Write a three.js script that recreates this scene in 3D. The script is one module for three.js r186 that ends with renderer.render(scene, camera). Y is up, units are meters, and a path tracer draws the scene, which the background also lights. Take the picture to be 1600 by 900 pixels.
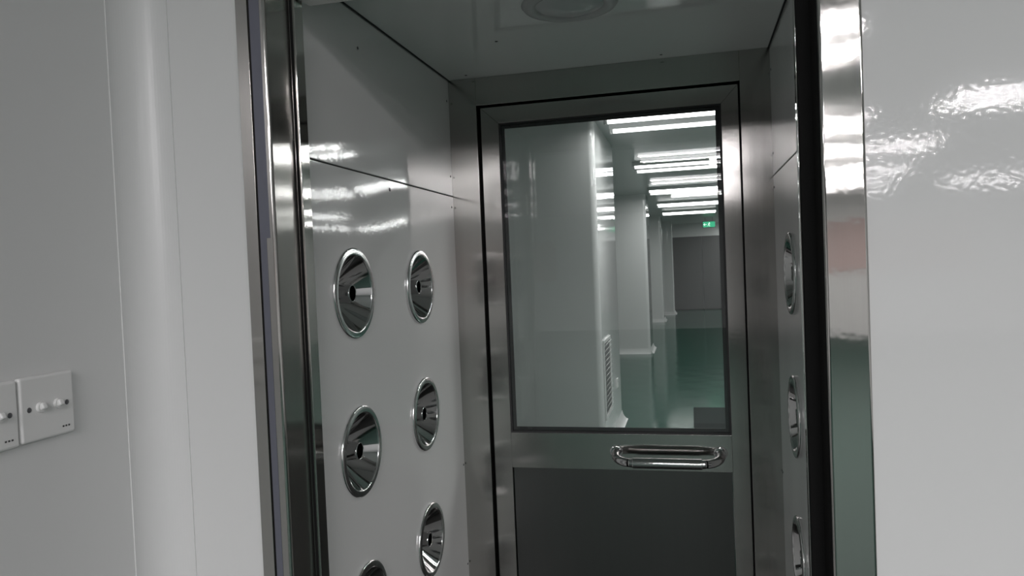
import * as THREE from 'three';
import { RoundedBoxGeometry } from 'three/addons/geometries/RoundedBoxGeometry.js';
import { mergeGeometries } from 'three/addons/utils/BufferGeometryUtils.js';
import { RectAreaLightUniformsLib } from 'three/addons/lights/RectAreaLightUniformsLib.js';

// ---------------------------------------------------------------- camera, light levels, exposure
const scene = new THREE.Scene();
scene.background = new THREE.Color(0x000000);
const camera = new THREE.PerspectiveCamera(2 * Math.atan(450 / 1156.64) * 180 / Math.PI, 1600 / 900, 0.05, 100);
camera.position.set(0.6025, 1.5, 1.2163);
camera.rotation.set(-0.02712, 0.238115, -0.041245, 'YXZ');
const TUBE_GLOW = 4;      // radiance of a tube as the eye (and a mirror) sees it
const ROOM_LIGHT = 172, CORRIDOR_LIGHT = 64;     // radiance of the area light just below each tube
const TUBE_COLOR = new THREE.Color().setRGB(1.0, 0.962, 0.98);
const EXPOSURE = 1.28;
const renderer = new THREE.WebGLRenderer({ antialias: true });
renderer.toneMapping = THREE.LinearToneMapping;
renderer.toneMappingExposure = EXPOSURE;
renderer.shadowMap.enabled = true;
RectAreaLightUniformsLib.init();

// ---------------------------------------------------------------- helpers
let seed = 7;
const rnd = () => { seed = (seed * 1664525 + 1013904223) >>> 0; return seed / 4294967296; };
const used = {};
function numbered(name) {
  const n = used[name] ?? 0; used[name] = n + 1;
  return n ? `${name}_${String(n).padStart(3, '0')}` : name;
}
function shade(o) { o.traverse(c => { if (c.isMesh) { c.castShadow = true; c.receiveShadow = true; } }); return o; }
// box from bounds, with uv in metres and a small bevel
function bx(x0, x1, y0, y1, z0, z1, r = 0) {
  const w = x1 - x0, h = y1 - y0, d = z1 - z0;
  const g = r > 0 ? new RoundedBoxGeometry(w, h, d, 3, Math.min(r, w / 2.01, h / 2.01, d / 2.01)) : new THREE.BoxGeometry(w, h, d);
  g.translate((x0 + x1) / 2, (y0 + y1) / 2, (z0 + z1) / 2);
  return metreUV(g);
}
// uv in metres from position and the dominant axis of the normal; u is always the horizontal direction
function metreUV(g) {
  const ng = g.index ? g.toNonIndexed() : g;
  const p = ng.attributes.position, n = ng.attributes.normal, uv = new Float32Array(p.count * 2);
  for (let t = 0; t < p.count; t += 3) {
    let ax = 0, ay = 0, az = 0;
    for (let k = 0; k < 3; k++) { ax += Math.abs(n.getX(t + k)); ay += Math.abs(n.getY(t + k)); az += Math.abs(n.getZ(t + k)); }
    for (let k = 0; k < 3; k++) {
      const i = t + k, x = p.getX(i), y = p.getY(i), z = p.getZ(i);
      if (ax >= ay && ax >= az) { uv[2 * i] = z; uv[2 * i + 1] = y; }
      else if (az >= ay) { uv[2 * i] = x; uv[2 * i + 1] = y; }
      else { uv[2 * i] = x; uv[2 * i + 1] = z; }
    }
  }
  ng.setAttribute('uv', new THREE.BufferAttribute(uv, 2));
  return ng;
}
function mesh(name, geos, mat, parent) {
  const list = Array.isArray(geos) ? geos : [geos];
  const g = list.length === 1 ? list[0] : mergeGeometries(list.map(q => q.index ? q.toNonIndexed() : q));
  const m = new THREE.Mesh(g, mat);
  m.name = parent ? name : numbered(name);
  m.castShadow = m.receiveShadow = true;
  (parent ?? scene).add(m);
  return m;
}
function struct(name, geos, mat, label) {
  const m = mesh(name, geos, mat); m.userData.kind = 'structure';
  if (label) m.userData.label = label;
  return m;
}
function structGroup(name, label) {
  const o = new THREE.Group(); o.name = numbered(name); o.userData.kind = 'structure';
  if (label) o.userData.label = label;
  scene.add(o); return o;
}
function tag(o, label, category, group) {
  o.userData.label = label; o.userData.category = category;
  if (group) o.userData.group = group;
  return o;
}
function thing(name, label, category, pos = [0, 0, 0], group) {
  const o = new THREE.Group(); o.name = numbered(name); o.position.set(...pos); scene.add(o);
  return tag(o, label, category, group);
}
function copyOf(src, label, pos) {
  const c = src.clone(); c.name = numbered(src.userData.base ?? src.name); c.userData = { ...src.userData, label };
  c.position.set(...pos); scene.add(c); return c;
}

// ---------------------------------------------------------------- procedural textures
function floatTex(n, data) {
  const t = new THREE.DataTexture(data, n, n, THREE.RGBAFormat, THREE.FloatType);
  t.wrapS = t.wrapT = THREE.RepeatWrapping; t.magFilter = THREE.LinearFilter; t.minFilter = THREE.LinearFilter; t.needsUpdate = true;
  return t;
}
// a periodic normal map from a sum of waves: bands = [number, lowest, highest cycles per tile, slope, stretch in v]
function waveNormal(n, bands) {
  const sx = new Float64Array(n * n), sy = new Float64Array(n * n);
  for (const [count, lo, hi, slope, sv = 1] of bands) for (let k = 0; k < count; k++) {
    const a = rnd() * Math.PI * 2, f = lo * Math.pow(hi / lo, rnd());
    const fu = Math.round(f * Math.cos(a)), fv = Math.round(f * Math.sin(a) * sv), ph = rnd() * 6.283;
    const m = Math.hypot(fu, fv); if (!m) continue;
    const amp = slope * Math.sqrt(2 / count);
    const cu = new Float64Array(n), su = new Float64Array(n), cv = new Float64Array(n), s2 = new Float64Array(n);
    for (let i = 0; i < n; i++) { const u = 6.283185307 * fu * i / n, v = 6.283185307 * fv * i / n + ph; cu[i] = Math.cos(u); su[i] = Math.sin(u); cv[i] = Math.cos(v); s2[i] = Math.sin(v); }
    for (let j = 0; j < n; j++) for (let i = 0; i < n; i++) {
      const c = (cu[i] * cv[j] - su[i] * s2[j]) * amp;
      sx[j * n + i] += c * fu / m; sy[j * n + i] += c * fv / m;
    }
  }
  const d = new Float32Array(n * n * 4);
  for (let i = 0; i < n * n; i++) {
    const l = 1 / Math.hypot(sx[i], sy[i], 1);
    d[4 * i] = -sx[i] * l * 0.5 + 0.5; d[4 * i + 1] = -sy[i] * l * 0.5 + 0.5; d[4 * i + 2] = l * 0.5 + 0.5; d[4 * i + 3] = 1;
  }
  return floatTex(n, d);
}
// vertical brush lines: value varies across u, long runs in v
function brushTex(n, lo, hi) {
  const d = new Float32Array(n * n * 4), cols = new Float32Array(n), c2 = new Float32Array(n);
  for (let i = 0; i < n; i++) { cols[i] = rnd(); c2[i] = rnd(); }
  for (let j = 0; j < n; j++) for (let i = 0; i < n; i++) {
    const w = 0.5 + 0.5 * Math.sin(6.2832 * (j / n * 3 + c2[i]));
    let v = 0.6 * (cols[i] * w + cols[(i + 7) % n] * (1 - w)) + 0.25 * cols[(i >> 3) << 3] + 0.15 * rnd();
    v = lo + (hi - lo) * v;
    const k = 4 * (j * n + i); d[k] = d[k + 1] = d[k + 2] = v; d[k + 3] = 1;
  }
  return floatTex(n, d);
}
const rep = (t, u, v = u) => { const c = t.clone(); c.repeat.set(u, v); c.needsUpdate = true; return c; };
const panelNormal = waveNormal(512, [[10, 2, 5, 0.006], [30, 60, 140, 0.0034]]);
const wallNormal = waveNormal(512, [[8, 1, 3, 0.0010], [36, 80, 180, 0.005]]);
const steelNormal = waveNormal(512, [[12, 2, 6, 0.0036], [24, 60, 160, 0.0012]]);
const floorNormal = waveNormal(512, [[14, 2, 9, 0.004], [24, 30, 110, 0.004]]);
const brushRough = brushTex(512, 0.86, 1.0), brushTone = brushTex(512, 0.95, 1.0);

// ---------------------------------------------------------------- materials
const P = o => new THREE.MeshPhysicalMaterial(o), S = o => new THREE.MeshStandardMaterial(o);
const L = (r, g, b) => new THREE.Color().setRGB(r, g, b);
const M = {
  wall: S({ color: L(0.74, 0.745, 0.74), roughness: 0.05, normalMap: wallNormal }),
  wallSoft: S({ color: L(0.72, 0.725, 0.72), roughness: 0.32, normalMap: wallNormal }),
  panel: P({ color: L(0.84, 0.84, 0.83), roughness: 0.06, normalMap: panelNormal, ior: 1.55 }),
  ceiling: S({ color: L(0.74, 0.745, 0.74), roughness: 0.3 }),
  steel: P({ color: L(0.55, 0.54, 0.52), metalness: 1, roughness: 0.08, anisotropy: 0.95, normalMap: steelNormal, roughnessMap: rep(brushRough, 3, 0.7), map: rep(brushTone, 3, 0.7) }),
  steelDoor: P({ color: L(0.47, 0.458, 0.442), metalness: 1, roughness: 0.16, anisotropy: 0.93, normalMap: steelNormal, roughnessMap: rep(brushRough, 3, 0.7), map: rep(brushTone, 3, 0.7) }),
  steelPlate: P({ color: L(0.17, 0.17, 0.167), metalness: 1, roughness: 0.3, anisotropy: 0.5, normalMap: steelNormal, map: rep(brushTone, 3, 0.7) }),
  steelSoft: P({ color: L(0.52, 0.505, 0.485), metalness: 1, roughness: 0.17, anisotropy: 0.95, normalMap: steelNormal, roughnessMap: rep(brushRough, 3, 0.7), map: rep(brushTone, 3, 0.7) }),
  rimChrome: S({ color: L(0.82, 0.82, 0.82), metalness: 1, roughness: 0.14 }),
  chrome: S({ color: L(0.6, 0.6, 0.6), metalness: 1, roughness: 0.06 }),
  hole: S({ color: L(0.02, 0.02, 0.02), roughness: 0.6 }),
  rubber: P({ color: L(0.006, 0.006, 0.006), roughness: 0.8, specularIntensity: 0.4 }),
  gasket: S({ color: L(0.025, 0.026, 0.027), roughness: 0.6 }),
  film: P({ color: L(0.17, 0.175, 0.215), roughness: 0.38, metalness: 0.45 }),
  glass: P({ color: L(0.93, 0.96, 0.945), transmission: 1, thickness: 0, roughness: 0, ior: 1.5 }),
  plastic: S({ color: L(0.78, 0.78, 0.77), roughness: 0.3 }),
  screw: S({ color: L(0.16, 0.16, 0.17), roughness: 0.45, metalness: 0.8 }),
  ink: S({ color: L(0.06, 0.06, 0.06), roughness: 0.6 }),
  green: P({ color: L(0.008, 0.072, 0.048), roughness: 0.13, normalMap: floorNormal, ior: 1.45 }),
  greenWorn: P({ color: L(0.016, 0.04, 0.031), roughness: 0.6, ior: 1.3 }),
  mat: P({ color: L(0.02, 0.024, 0.024), roughness: 0.9, specularIntensity: 0.5 }),
  farDoor: S({ color: L(0.12, 0.12, 0.12), roughness: 0.5 }),
  housing: S({ color: L(0.75, 0.75, 0.75), roughness: 0.4 }),
  tube: S({ color: 0xffffff, emissive: TUBE_COLOR, emissiveIntensity: TUBE_GLOW }),
  signGreen: S({ color: L(0.02, 0.25, 0.14), emissive: L(0.04, 0.42, 0.22), emissiveIntensity: 0.9, roughness: 0.3 }),
  signWhite: S({ color: L(0.8, 0.85, 0.8), emissive: L(0.75, 0.95, 0.85), emissiveIntensity: 0.8, roughness: 0.3 }),
  signCase: S({ color: L(0.3, 0.31, 0.31), roughness: 0.4, metalness: 0.6 }),
  wire: S({ color: L(0.35, 0.35, 0.35), roughness: 0.4, metalness: 0.8 }),
  downlight: S({ color: L(0.55, 0.55, 0.55), roughness: 0.25 }),
  frost: P({ color: L(0.6, 0.62, 0.62), roughness: 0.12, ior: 1.5 }),
  rose: S({ color: L(0.6, 0.47, 0.45), roughness: 0.5 }),
  seam: S({ color: L(0.03, 0.03, 0.03), roughness: 0.8 }),
};

// ================================================================ SETTING
const CEIL = 2.62, ZB = -0.649, CH = 1.997;      // room ceiling, chamber back wall, chamber ceiling
// ---- floors
struct('floor', bx(-5.2, 6.2, -0.1, 0, 0.15, 14.2), M.greenWorn, 'green epoxy floor of the room in front of the air shower');
struct('floor', bx(-3.2, 8, -0.1, 0, -22.3, -0.75), M.green, 'glossy green epoxy floor of the corridor beyond the door');
struct('floor', bx(-0.3, 1.1, -0.1, 0, -0.75, 0.15), M.steelPlate, 'steel floor plate of the air shower chamber');
// ---- the room the camera stands in
struct('ceiling', bx(-5.2, 6.2, CEIL, CEIL + 0.1, 0.15, 14.2), M.ceiling, 'white ceiling of the room in front of the air shower');
struct('wall_right', bx(0.807, 6.2, 0, CEIL, 0.14, 0.24), M.wall, 'glossy white wall panel right of the air shower door frame');
struct('wall_front', bx(-0.215, -0.027, 0, CEIL, 0.14, 0.24), M.wallSoft, 'narrow white wall strip left of the air shower door frame');
struct('wall_top', bx(-0.03, 0.81, 2.02, CEIL, 0.14, 0.24), M.wall, 'white wall above the air shower opening');
struct('wall_left', bx(-5.2, -0.211, 0, CEIL, 0.16, 0.85), M.wallSoft, 'white side wall carrying the light switches');
struct('wall_side', bx(-5.3, -5.2, 0, CEIL, 0.8, 14.2), M.wallSoft);
struct('wall_side', bx(6.2, 6.3, 0, CEIL, 0.1, 14.2), M.wallSoft);
struct('wall_rear', bx(-5.3, 6.3, 0, CEIL, 14.2, 14.3), M.wallSoft);
for (const [a, b] of [[2.6, 5.6], [-5.1, -2.4]]) struct('wall_rear_panel', bx(a, b, 1.15, 2.05, 14.17, 14.2, 0.01), M.rose, 'dull rose panel on the far wall of the room behind the camera');
{ // concave corner trim between side wall and front strip
  const r = 0.054, s = new THREE.Shape();
  const x0 = -0.211, z0 = 0.24;                       // inner corner, shape drawn in (x, z)
  s.moveTo(x0, z0); s.lineTo(x0, z0 + r + 0.004); s.lineTo(x0 + 0.0018, z0 + r + 0.004); s.lineTo(x0 + 0.0018, z0 + r);
  for (let i = 0; i <= 20; i++) { const a = Math.PI + (Math.PI / 2) * i / 20; s.lineTo(x0 + 0.0018 + r + r * Math.cos(a) * 1.0, z0 + r + 0.0018 + r * Math.sin(a)); }
  s.lineTo(x0 + r + 0.006, z0 + 0.0018); s.lineTo(x0 + r + 0.006, z0); s.closePath();
  const g = new THREE.ExtrudeGeometry(s, { depth: CEIL, bevelEnabled: false, curveSegments: 20 });
  g.rotateX(-Math.PI / 2); g.scale(1, 1, -1);          // (x, z, height) -> (x, height, z)
  const ix = g.index; const p = g.attributes.position;   // mirrored: turn the faces back
  for (let i = 0; i < p.count; i += 3) for (const a of ['position', 'normal', 'uv']) {
    const q = g.attributes[a], n = q.itemSize;
    for (let k = 0; k < n; k++) { const t = q.array[(i + 1) * n + k]; q.array[(i + 1) * n + k] = q.array[(i + 2) * n + k]; q.array[(i + 2) * n + k] = t; }
  }
  g.computeVertexNormals();
  struct('trim_1', g, M.wallSoft, 'white concave corner trim joining the side wall to the front wall');
}
// ---- air shower chamber
const NZ = [-0.0325, -0.373], NY = [1.4655, 1.1744, 0.8832, 0.592];
function holedPanel(x0, x1, y0, y1, z0, z1) {           // a plate in the z-y plane with nozzle holes
  const s = new THREE.Shape(); s.moveTo(z0, y0); s.lineTo(z1, y0); s.lineTo(z1, y1); s.lineTo(z0, y1); s.closePath();
  for (const z of NZ) for (const y of NY) if (y > y0 && y < y1) { const h = new THREE.Path(); h.absarc(z, y, 0.074, 0, Math.PI * 2, true); s.holes.push(h); }
  const g = new THREE.ExtrudeGeometry(s, { depth: x1 - x0, bevelEnabled: false, curveSegments: 40 });
  g.rotateY(-Math.PI / 2); g.translate(x1, 0, 0);        // shape x -> z, depth -> -x
  return metreUV(g);
}
const SEAM = 1.693;
function screwAt(parent, x, y, z, r = 0.004) { const g = new THREE.SphereGeometry(r, 12, 8); g.scale(0.35, 1, 1); g.translate(x, y, z); mesh('screw', g, M.screw, parent); }
for (const side of [0, 1]) {
  const w = structGroup(side ? 'wall_chamber_right' : 'wall_chamber_left', side ? 'white right side wall of the air shower chamber' : 'white left side wall of the air shower chamber with round nozzles');
  const a = side ? 0.8 : -0.015, b = side ? 0.815 : 0;
  mesh('lower_panel', holedPanel(a, b, 0, SEAM - 0.0015, ZB, 0.175), M.panel, w);
  mesh('upper_panel', bx(a, b, SEAM + 0.0015, CH - 0.002, ZB, 0.175, 0.0015), M.panel, w);
  const c = side ? 0.815 : -0.2, d = side ? 1.0 : -0.015;
  mesh('seam', bx(side ? 0.803 : -0.013, side ? 0.813 : -0.003, SEAM - 0.004, SEAM + 0.004, ZB, 0.17), M.seam, w);
  const o1 = side ? 1.0 : -0.21, o2 = side ? 1.01 : -0.2;
  mesh('outer_shell', bx(o1, o2, 0, 2.05, -0.75, 0.15), M.hole, w);
  const sx = side ? 0.7995 : 0.0005;
  screwAt(w, sx, 1.673, -0.225); screwAt(w, sx, 1.94, -0.63, 0.003); screwAt(w, sx, 1.745, -0.635, 0.003); screwAt(w, sx, 1.665, -0.635, 0.003); screwAt(w, sx, 0.985, -0.64, 0.003); screwAt(w, sx, 0.72, -0.64, 0.003); screwAt(w, sx, 1.93, -0.1, 0.003);
}
{
  const c = structGroup('ceiling_chamber', 'glossy white ceiling of the air shower chamber');
  mesh('panel', bx(-0.02, 0.82, CH, CH + 0.02, ZB - 0.1, 0.18), M.panel, c);
  mesh('edge_gap', [bx(0.0, 0.004, CH - 0.001, CH, ZB, 0.17), bx(0.796, 0.8, CH - 0.001, CH, ZB, 0.17)], M.seam, c);
  for (const [x, z] of [[0.205, -0.37], [0.06, -0.615], [0.55, -0.615], [0.16, 0.02]]) { const g = new THREE.SphereGeometry(0.0035, 12, 8); g.scale(1, 0.35, 1); g.translate(x, CH - 0.0005, z); mesh('screw', g, M.screw, c); }
}
// ---- front door frame: stepped steel jambs with a black seal
{
  const f = structGroup('door_1', 'brushed stainless steel front door frame of the air shower with a black seal');
  const T = 2.0;
  mesh('jamb', [bx(-0.031, -0.012, 0, T, 0.15, 0.2475, 0.0005)], M.steelSoft, f);
  mesh('jamb', [bx(-0.008, 0.018, 0, T, 0.15, 0.25, 0.005)], M.steelSoft, f);
  mesh('jamb_back', [bx(-0.02, -0.002, 0, T, 0.15, 0.2405)], M.gasket, f);
  mesh('inner_jamb', [bx(-0.005, 0.0268, 0, T, 0.155, 0.181, 0.001)], M.steel, f);
  mesh('seal', bx(0.0182, 0.0236, 0, T, 0.178, 0.1815, 0.0008), M.rubber, f);
  mesh('protective_film', [bx(-0.0065, 0.0095, 1.558, T - 0.02, 0.2498, 0.2506), bx(-0.0065, 0.0035, 0.02, 1.558, 0.2498, 0.2506)], M.film, f).userData.label = 'dull blue-grey protective film left on the steel';
  mesh('jamb', [bx(0.761, 0.811, 0, T, 0.15, 0.25, 0.004)], M.steel, f);
  mesh('inner_jamb', [bx(0.7437, 0.82, 0, T, 0.168, 0.18, 0.001)], M.steel, f);
  mesh('seal', bx(0.7445, 0.785, 0, T, 0.18, 0.187, 0.002), M.rubber, f);
  mesh('head', [bx(-0.031, 0.811, T, T + 0.05, 0.15, 0.25, 0.004)], M.steel, f);
  mesh('inner_head', [bx(0.03, 0.76, 1.925, T + 0.02, 0.14, 0.18, 0.0025)], M.steel, f);
}
// ---- back wall of the chamber: steel frame and the windowed door
{
  const f = structGroup('wall_chamber_back', 'brushed stainless steel end frame of the air shower chamber round the windowed door');
  mesh('frame_side', bx(-0.015, 0.0734, 0, CH, ZB - 0.09, ZB, 0.0008), M.steelDoor, f);
  mesh('frame_side', bx(0.7303, 0.815, 0, CH, ZB - 0.09, ZB, 0.0008), M.steelDoor, f);
  mesh('frame_head', bx(0.0734, 0.7303, 1.925, CH, ZB - 0.09, ZB, 0.0008), M.steelDoor, f);
  const d = structGroup('door_2', 'stainless steel door with a tall window and a chrome pull handle at the end of the chamber');
  const zf = ZB - 0.018, zb = zf - 0.045;
  mesh('door_stop', [bx(0.06, 0.09, 0, 1.935, zb - 0.02, zb - 0.002), bx(0.715, 0.74, 0, 1.935, zb - 0.02, zb - 0.002), bx(0.09, 0.715, 1.91, 1.935, zb - 0.02, zb - 0.002)], M.gasket, f);
  const x0 = 0.0794, x1 = 0.7268, gx0 = 0.1266, gx1 = 0.6861, gy1 = 1.8784, gy0 = 1.0663, ry = 0.9735;
  const plate = pts => { const sh = new THREE.Shape(pts.map(q => new THREE.Vector2(...q))); const g = new THREE.ExtrudeGeometry(sh, { depth: zf - zb - 0.0012, bevelEnabled: true, bevelThickness: 0.0006, bevelSize: 0.0006, bevelOffset: -0.0006, bevelSegments: 1 }); g.translate(0, 0, zb + 0.0006); return metreUV(g); };
  mesh('stile', plate([[x0, 0.008], [gx0, 0.008], [gx0, gy1], [x0, 1.9215]]), M.steelDoor, d);      // mitred at the top corners
  mesh('stile', plate([[gx1, 0.008], [x1, 0.008], [x1, 1.9215], [gx1, gy1]]), M.steelDoor, d);
  mesh('rail', plate([[gx0, gy1], [gx1, gy1], [x1, 1.9215], [x0, 1.9215]]), M.steelDoor, d);
  mesh('rail', bx(gx0, gx1, ry, gy0, zb, zf, 0.0008), M.steelDoor, d);
  mesh('rail', bx(gx0, gx1, 0.008, 0.1, zb, zf, 0.0008), M.steelDoor, d);
  mesh('lower_panel', bx(gx0 + 0.0015, gx1 - 0.0015, 0.1, ry - 0.0015, zb, zf - 0.009, 0.001), M.steelPlate, d);
  // window: two panes with a black spacer between them
  const ring = (a, b, c, e, w, z0, z1) => [bx(a, a + w, c, e, z0, z1), bx(b - w, b, c, e, z0, z1), bx(a + w, b - w, c, c + w, z0, z1), bx(a + w, b - w, e - w, e, z0, z1)];
  mesh('window_gasket', ring(gx0, gx1, gy0, gy1, 0.0045, zf - 0.01, zf - 0.001), M.gasket, d);
  mesh('window_spacer', [...ring(gx0, gx1, gy0, gy1, 0.0135, zf - 0.0145, zf - 0.0115), ...ring(gx0, gx1, gy0, gy1, 0.005, zb + 0.002, zf - 0.0145)], M.gasket, d);
  mesh('glass_pane', new THREE.PlaneGeometry(gx1 - gx0, gy1 - gy0).translate((gx0 + gx1) / 2, (gy0 + gy1) / 2, zf - 0.0085), M.glass, d);
  mesh('glass_pane', new THREE.PlaneGeometry(gx1 - gx0, gy1 - gy0).rotateY(Math.PI).translate((gx0 + gx1) / 2, (gy0 + gy1) / 2, zb + 0.0015), M.glass, d);
  // pull handle: bent bar with a thicker sleeve and two mounting roses
  const hy = 1.021, drop = 0.17, hx0 = 0.402, hx1 = 0.658, out = zf + 0.066;
  const pts = []; const rr = 0.045;
  const hyAt = z => hy - drop * (z - zf);
  pts.push([hx0, zf - 0.002], [hx0, out - rr]);
  for (let i = 1; i <= 8; i++) { const a = Math.PI - (Math.PI / 2) * i / 8; pts.push([hx0 + rr + rr * Math.cos(a), out - rr + rr * Math.sin(a)]); }
  for (let i = 0; i <= 8; i++) { const a = Math.PI / 2 - (Math.PI / 2) * i / 8; pts.push([hx1 - rr + rr * Math.cos(a), out - rr + rr * Math.sin(a)]); }
  pts.push([hx1, zf - 0.002]);
  const h = new THREE.Group(); h.name = 'handle'; d.add(h);
  const smooth = new THREE.CatmullRomCurve3(pts.map(([x, z]) => new THREE.Vector3(x, hyAt(z), z)), false, 'catmullrom', 0.2);
  mesh('bar', new THREE.TubeGeometry(smooth, 120, 0.0105, 20), M.chrome, h);
  const sl = new THREE.LatheGeometry([[0.0106, -0.083], [0.0122, -0.083], [0.0127, -0.081], [0.0127, 0.081], [0.0122, 0.083], [0.0106, 0.083]].map(q => new THREE.Vector2(...q)), 32);
  sl.rotateZ(Math.PI / 2); sl.translate((hx0 + hx1) / 2, hyAt(out), out); mesh('sleeve', sl, M.chrome, h);
  for (const x of [hx0, hx1]) { const g = new THREE.LatheGeometry([[0.001, 0.004], [0.013, 0.004], [0.0165, 0.0025], [0.0165, 0]].map(q => new THREE.Vector2(...q)), 28); g.rotateX(Math.PI / 2); g.translate(x, hy, zf); mesh('rose', g, M.chrome, h); }
}
// ---- the corridor beyond the door
struct('ceiling', bx(-3.2, 8, CEIL, CEIL + 0.1, -22.3, -0.69), M.ceiling, 'white ceiling of the corridor beyond the door');
struct('wall_near', [bx(-3.2, -0.2, 0, CEIL, -0.79, -0.69), bx(1.0, 8, 0, CEIL, -0.79, -0.69), bx(-0.2, 1.0, 2.03, CEIL, -0.79, -0.69), bx(-0.2, -0.012, 0, 2.03, -0.79, -0.69), bx(0.812, 1.0, 0, 2.03, -0.79, -0.69)], M.wallSoft);
struct('wall_side', bx(-3.3, -3.2, 0, CEIL, -22.3, -0.7), M.wallSoft);
struct('wall_side', bx(8, 8.1, 0, CEIL, -22.3, -0.7), M.wallSoft);
struct('wall_end', [bx(-3.2, 8, 0, CEIL, -22.3, -21.9)], M.wallSoft, 'white end wall of the corridor above the grey door');
function pier(x1, z0, z1, r, label) {
  const w = structGroup('wall_pier', label);
  const s = new THREE.Shape(), x0 = -3.2;
  s.moveTo(x0, -z1); s.lineTo(x1 - r, -z1); s.absarc(x1 - r, -z1 + r, r, -Math.PI / 2, 0, false); s.lineTo(x1, -z0 - r); s.absarc(x1 - r, -z0 - r, r, 0, Math.PI / 2, false); s.lineTo(x0, -z0); s.closePath();
  const g = new THREE.ExtrudeGeometry(s, { depth: CEIL, bevelEnabled: false, curveSegments: 12 });
  g.rotateX(-Math.PI / 2);
  mesh('panel', g, M.wall, w);
  // sloping white skirting round its foot
  const sk = new THREE.Shape(); sk.moveTo(0, 0); sk.lineTo(0.055, 0); sk.quadraticCurveTo(0.012, 0.012, 0, 0.085); sk.closePath();
  const len = z1 - z0;
  const a = new THREE.ExtrudeGeometry(sk, { depth: len, bevelEnabled: false, curveSegments: 8 }); a.translate(x1, 0, z0);
  const b = new THREE.ExtrudeGeometry(sk, { depth: x1 - x0, bevelEnabled: false, curveSegments: 8 }); b.rotateY(-Math.PI / 2); b.translate(x1, 0, z1);
  mesh('baseboard', a, M.wallSoft, w); mesh('baseboard', b, M.wallSoft, w);
  return w;
}
const pierA = pier(-0.09, -5.95, -4.5, 0.05, 'nearest white wall block with a louvred grille in its side');
pier(-0.085, -12.0, -11.1, 0.05, 'second white wall block along the corridor');
pier(-0.09, -18.4, -17.5, 0.05, 'third white wall block along the corridor');
pier(0.12, -20.8, -20.0, 0.03, 'farthest white wall block beside the grey door');
{ // air grille in the side of the nearest block
  const g = thing('air_grille', 'white louvred air grille low in the side of the nearest wall block', 'vent', [-0.09, 0, 0]);
  const y0 = 0.30, y1 = 0.87, z0 = -5.02, z1 = -4.6;
  mesh('frame', [bx(0, 0.012, y0 - 0.03, y0, z0 - 0.03, z1 + 0.03, 0.003), bx(0, 0.012, y1, y1 + 0.03, z0 - 0.03, z1 + 0.03, 0.003), bx(0, 0.012, y0, y1, z0 - 0.03, z0, 0.003), bx(0, 0.012, y0, y1, z1, z1 + 0.03, 0.003)], M.plastic, g);
  mesh('backing', bx(0, 0.002, y0, y1, z0, z1), M.signCase, g);
  for (let i = 0; i < 14; i++) { const s = bx(-0.001, 0.001, -0.021, 0.021, z0, z1); s.rotateZ(-0.6); s.translate(0.0095, y0 + (i + 0.5) * (y1 - y0) / 14, 0); mesh('slat', s, M.plastic, g); }
}
{ // small wall socket on the same side, near the far edge
  const t = thing('wall_socket', 'small white socket plate low on the side of the nearest wall block', 'socket', [-0.09, 0.41, -5.55]);
  mesh('plate', bx(0, 0.01, -0.043, 0.043, -0.043, 0.043, 0.003), M.plastic, t);
  mesh('outlet_slot', [bx(0.0099, 0.0105, 0.008, 0.02, -0.012, -0.009), bx(0.0099, 0.0105, 0.008, 0.02, 0.009, 0.012), bx(0.0099, 0.0105, -0.018, -0.006, -0.0015, 0.0015)], M.ink, t);
}
{ // far double door
  const d = structGroup('door_3', 'dark grey double door in the end wall of the corridor');
  mesh('leaf', bx(0.05, 0.945, 0.01, 2.22, -21.93, -21.87, 0.004), M.farDoor, d);
  mesh('leaf', bx(0.951, 1.85, 0.01, 2.22, -21.93, -21.87, 0.004), M.farDoor, d);
  mesh('threshold', bx(0.05, 1.85, 0, 0.03, -21.9, -21.84, 0.004), M.seam, d);
  mesh('frame', [bx(0.0, 0.05, 0, 2.27, -21.92, -21.86, 0.004), bx(1.85, 1.9, 0, 2.27, -21.92, -21.86, 0.004), bx(0.05, 1.85, 2.22, 2.27, -21.92, -21.86, 0.004)], M.wallSoft, d);
}
// ================================================================ THINGS
// ---- air nozzles
function makeNozzle() {
  const o = thing('air_nozzle', '', 'air nozzle', [0, 0, 0], 'round chrome air nozzles in the chamber side walls');
  o.userData.base = 'air_nozzle';
  const lathe = (pts, n = 64) => { const g = new THREE.LatheGeometry(pts.map(q => new THREE.Vector2(...q)), n); g.rotateZ(-Math.PI / 2); return g; };  // axis y -> +x
  const rim = [[0.083, 0.0003], [0.0835, 0.0028], [0.0828, 0.0050], [0.0808, 0.0062], [0.0730, 0.0070], [0.0705, 0.0064], [0.0692, 0.0035]];  // broad, nearly flat flange ring
  mesh('rim', lathe(rim), M.rimChrome, o);
  const cone = []; // deep flared bowl
  for (let i = 0; i <= 16; i++) { const t = i / 16, r = 0.0695 + (0.0195 - 0.0695) * t; cone.push([r, 0.004 - 0.05 * (1.25 * t - 0.25 * t * t)]); }
  mesh('bowl', lathe(cone), M.chrome, o);
  mesh('jet_tube', lathe([[0.0205, -0.044], [0.0185, -0.036], [0.0172, -0.02], [0.0165, -0.004], [0.0158, -0.0012], [0.0146, -0.0006], [0.0136, -0.002], [0.0132, -0.02], [0.0130, -0.06]], 40), M.chrome, o);
  mesh('jet_hole', lathe([[0.0001, -0.03], [0.0132, -0.03]], 24), M.hole, o);
  return o;
}
const rowWords = ['top', 'second', 'third', 'lowest'];
const proto = makeNozzle(); let first = true;
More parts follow.
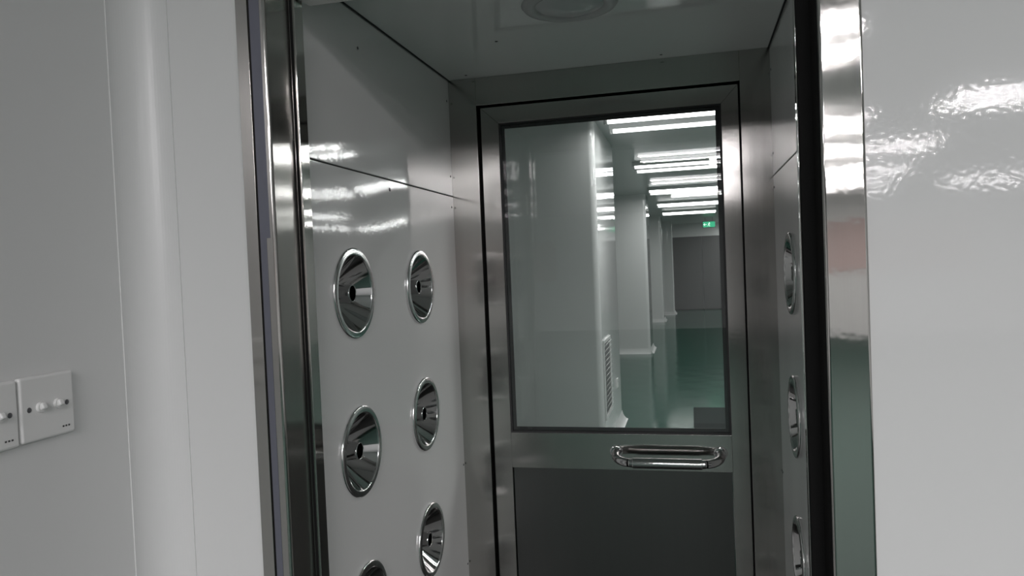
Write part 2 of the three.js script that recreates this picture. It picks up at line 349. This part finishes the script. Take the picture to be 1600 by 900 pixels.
for (const side of [0, 1]) for (let k = 0; k < 4; k++) for (const c of [0, 1]) {
  const label = `round chrome air nozzle in the ${side ? 'right' : 'left'} chamber wall, ${rowWords[k]} row, ${c ? 'beside the door' : 'nearer the front opening'}`;
  const pos = [side ? 0.8 : 0, NY[k], NZ[c]];
  let n;
  if (first) { n = proto; n.position.set(...pos); n.userData.label = label; first = false; }
  else n = copyOf(proto, label, pos);
  if (side) n.rotation.y = Math.PI;
}
// ---- ceiling downlight (off)
{
  const t = thing('downlight', 'round unlit downlight set in the chamber ceiling', 'light', [0.395, CH, -0.195]);
  const lathe = (pts, n = 56) => new THREE.LatheGeometry(pts.map(q => new THREE.Vector2(...q)), n);
  mesh('trim_ring', lathe([[0.064, 0.0], [0.066, -0.006], [0.075, -0.009], [0.088, -0.006], [0.092, -0.001], [0.092, 0.0005]]), M.downlight, t);
  mesh('lens', lathe([[0.0001, -0.016], [0.03, -0.0145], [0.055, -0.009], [0.066, -0.003]]), M.frost, t);
}
// ---- light switches on the left wall
function makeSwitch(label, pos) {
  const t = thing('light_switch', label, 'light switch', pos, 'white light switches on the left wall');
  t.userData.base = 'light_switch';
  mesh('plate', bx(0, 0.0095, -0.041, 0.041, -0.041, 0.041, 0.004), M.plastic, t);
  for (const z of [0.0125, -0.0135]) {
    const g = new THREE.CylinderGeometry(0.0062, 0.0066, 0.004, 24); g.rotateZ(-Math.PI / 2); g.translate(0.0113, 0.001, z);
    const k = mesh('toggle', g, M.plastic, t);
    const n = new RoundedBoxGeometry(0.007, 0.0085, 0.0075, 3, 0.0022); n.rotateZ(0.45); n.translate(0.0145, 0.0022, z); mesh('rocker', n, M.plastic, k);
  }
  for (const z of [0.0285, -0.0285]) { const g = new THREE.SphereGeometry(0.0034, 14, 8); g.scale(0.3, 1, 1); g.translate(0.0095, 0, z); mesh('screw', g, M.screw, t); }
  mesh('marking', [0.021, 0.0255, 0.030].map(z => bx(0.0093, 0.00975, -0.0315, -0.0293, -z - 0.0013, -z + 0.0013)), M.ink, t);
  return t;
}
{
  const a = makeSwitch('white two-button switch plate nearest the corner trim', [-0.211, 1.348, 0.441]);
  copyOf(a, 'white switch plate cut by the left picture edge, beside the other plate', [-0.211, 1.347, 0.525]);
}
// ---- twin-tube ceiling lights
function makeLamp(power) {
  const o = thing('ceiling_light', '', 'ceiling light', [0, 0, 0], 'twin-tube ceiling lights along the corridor');
  o.userData.base = 'ceiling_light';
  mesh('housing', [bx(-0.6, 0.6, -0.045, 0, -0.24, -0.18, 0.004), bx(-0.6, 0.6, -0.045, 0, 0.18, 0.24, 0.004), bx(-0.05, 0.05, -0.012, 0, -0.18, 0.18)], M.housing, o);
  for (const z of [-0.21, 0.21]) {
    const g = new THREE.CylinderGeometry(0.0145, 0.0145, 1.14, 16); g.rotateZ(Math.PI / 2); g.translate(0, -0.06, z);
    const tb = mesh('light_tube', g, M.tube, o);
    for (const s of [-1, 1]) { const c = new THREE.CylinderGeometry(0.0155, 0.0155, 0.02, 16); c.rotateZ(Math.PI / 2); c.translate(s * 0.578, -0.06, z); mesh('cap', c, M.housing, tb); mesh('socket', bx(s * 0.588 - 0.008, s * 0.588 + 0.008, -0.078, -0.028, z - 0.018, z + 0.018, 0.003), M.housing, tb); }
    const l = new THREE.RectAreaLight(TUBE_COLOR, power, 1.14, 0.029); l.name = 'tube_light'; l.rotation.x = -Math.PI / 2; l.position.set(0, -0.076, z); o.add(l);
  }
  return o;
}
{
  const lamp = makeLamp(CORRIDOR_LIGHT); let used1 = false;
  const roomLamp = makeLamp(ROOM_LIGHT); let used2 = false;
  const put = (label, x, z, group) => { const src = z > 0 ? roomLamp : lamp, fresh = z > 0 ? !used2 : !used1; if (z > 0) used2 = true; else used1 = true; const n = fresh ? src : copyOf(src, label, [x, CEIL, z]); n.position.set(x, CEIL, z); n.userData.label = label; n.userData.group = group; };
  const words = ['nearest twin-tube ceiling light, at the top edge of the door window', 'second nearest twin-tube ceiling light seen through the door window', 'third, middle one of the five twin-tube lights seen through the door window', 'second farthest twin-tube ceiling light seen through the door window', 'farthest and smallest twin-tube ceiling light, just above the exit sign'];
  [-4.59, -7.38, -10.35, -13.15, -15.75].forEach((z, i) => put(words[i], 0.6, z, 'twin-tube ceiling lights along the corridor'));
  const off = 'twin-tube ceiling light outside the frame, seen only as a reflected streak';
  put(off, 1.95, -2.0, 'corridor lights outside the frame');
  for (const z of [-1.8, -4.59, -7.38]) put(off, 2.75, z, 'corridor lights outside the frame');
  for (const [x, z] of [[4.1, -7.38], [5.7, -10.35], [5.5, -13.15], [7.0, -13.15], [2.3, -19.0], [2.3, -21.0], [3.5, -20.6]]) put(off, x, z, 'corridor lights outside the frame');
  for (const [x, z] of [[0.85, 3.22], [2.93, 3.1], [0.7, 5.05], [1.4, 5.6], [2.95, 5.1], [-2.6, 5.2], [0.7, 7.3], [2.4, 7.3], [-3.0, 7.3], [0.9, 9.6], [2.73, 9.6], [3.1, 11.9], [5.0, 11.9]])
    put('twin-tube ceiling light behind the camera, seen only as a reflected streak', x, z, 'lights of the room behind the camera');
}
// ---- hanging exit sign
{
  const t = thing('exit_sign', 'green lit exit sign hanging on wires before the far end wall', 'exit sign', [1.1, 2.43, -19.0]);
  mesh('case', bx(-0.165, 0.165, -0.085, 0.085, -0.02, 0.02, 0.008), M.signCase, t);
  mesh('lit_panel', bx(-0.152, 0.152, -0.072, 0.072, 0.019, 0.023, 0.002), M.signGreen, t);
  const fig = [new THREE.SphereGeometry(0.014, 10, 8).scale(1, 1, 0.2).translate(0.012, 0.044, 0.024)];
  const limb = (x0, y0, x1, y1, w) => { const l = Math.hypot(x1 - x0, y1 - y0), g = new THREE.BoxGeometry(l, w, 0.003); g.rotateZ(Math.atan2(y1 - y0, x1 - x0)); g.translate((x0 + x1) / 2, (y0 + y1) / 2, 0.024); return g; };
  fig.push(limb(0.005, 0.028, -0.008, -0.012, 0.022), limb(-0.008, -0.01, 0.02, -0.028, 0.012), limb(0.02, -0.028, 0.012, -0.056, 0.011), limb(-0.01, -0.012, -0.035, -0.045, 0.012), limb(0.004, 0.026, 0.034, 0.008, 0.009), limb(0.002, 0.026, -0.028, 0.01, 0.009));
  mesh('running_figure', fig, M.signWhite, t);
  mesh('arrow', [limb(-0.13, 0, -0.06, 0, 0.018), limb(-0.135, 0, -0.105, 0.03, 0.016), limb(-0.135, 0, -0.105, -0.03, 0.016)], M.signWhite, t);
  for (const x of [-0.1, 0.1]) { const g = new THREE.CylinderGeometry(0.003, 0.003, CEIL - 2.43 - 0.085, 8); g.translate(x, 0.085 + (CEIL - 2.43 - 0.085) / 2, 0); mesh('hanging_wire', g, M.wire, t); }
}
// ---- dark floor mat beyond the door
{
  const t = thing('floor_mat', 'dark grey rubber mat lying on the green corridor floor', 'mat', [0, 0, 0]);
  mesh('mat_body', bx(0.58, 1.78, 0, 0.012, -6.47, -4.9, 0.005), M.mat, t);
}
renderer.render(scene, camera);
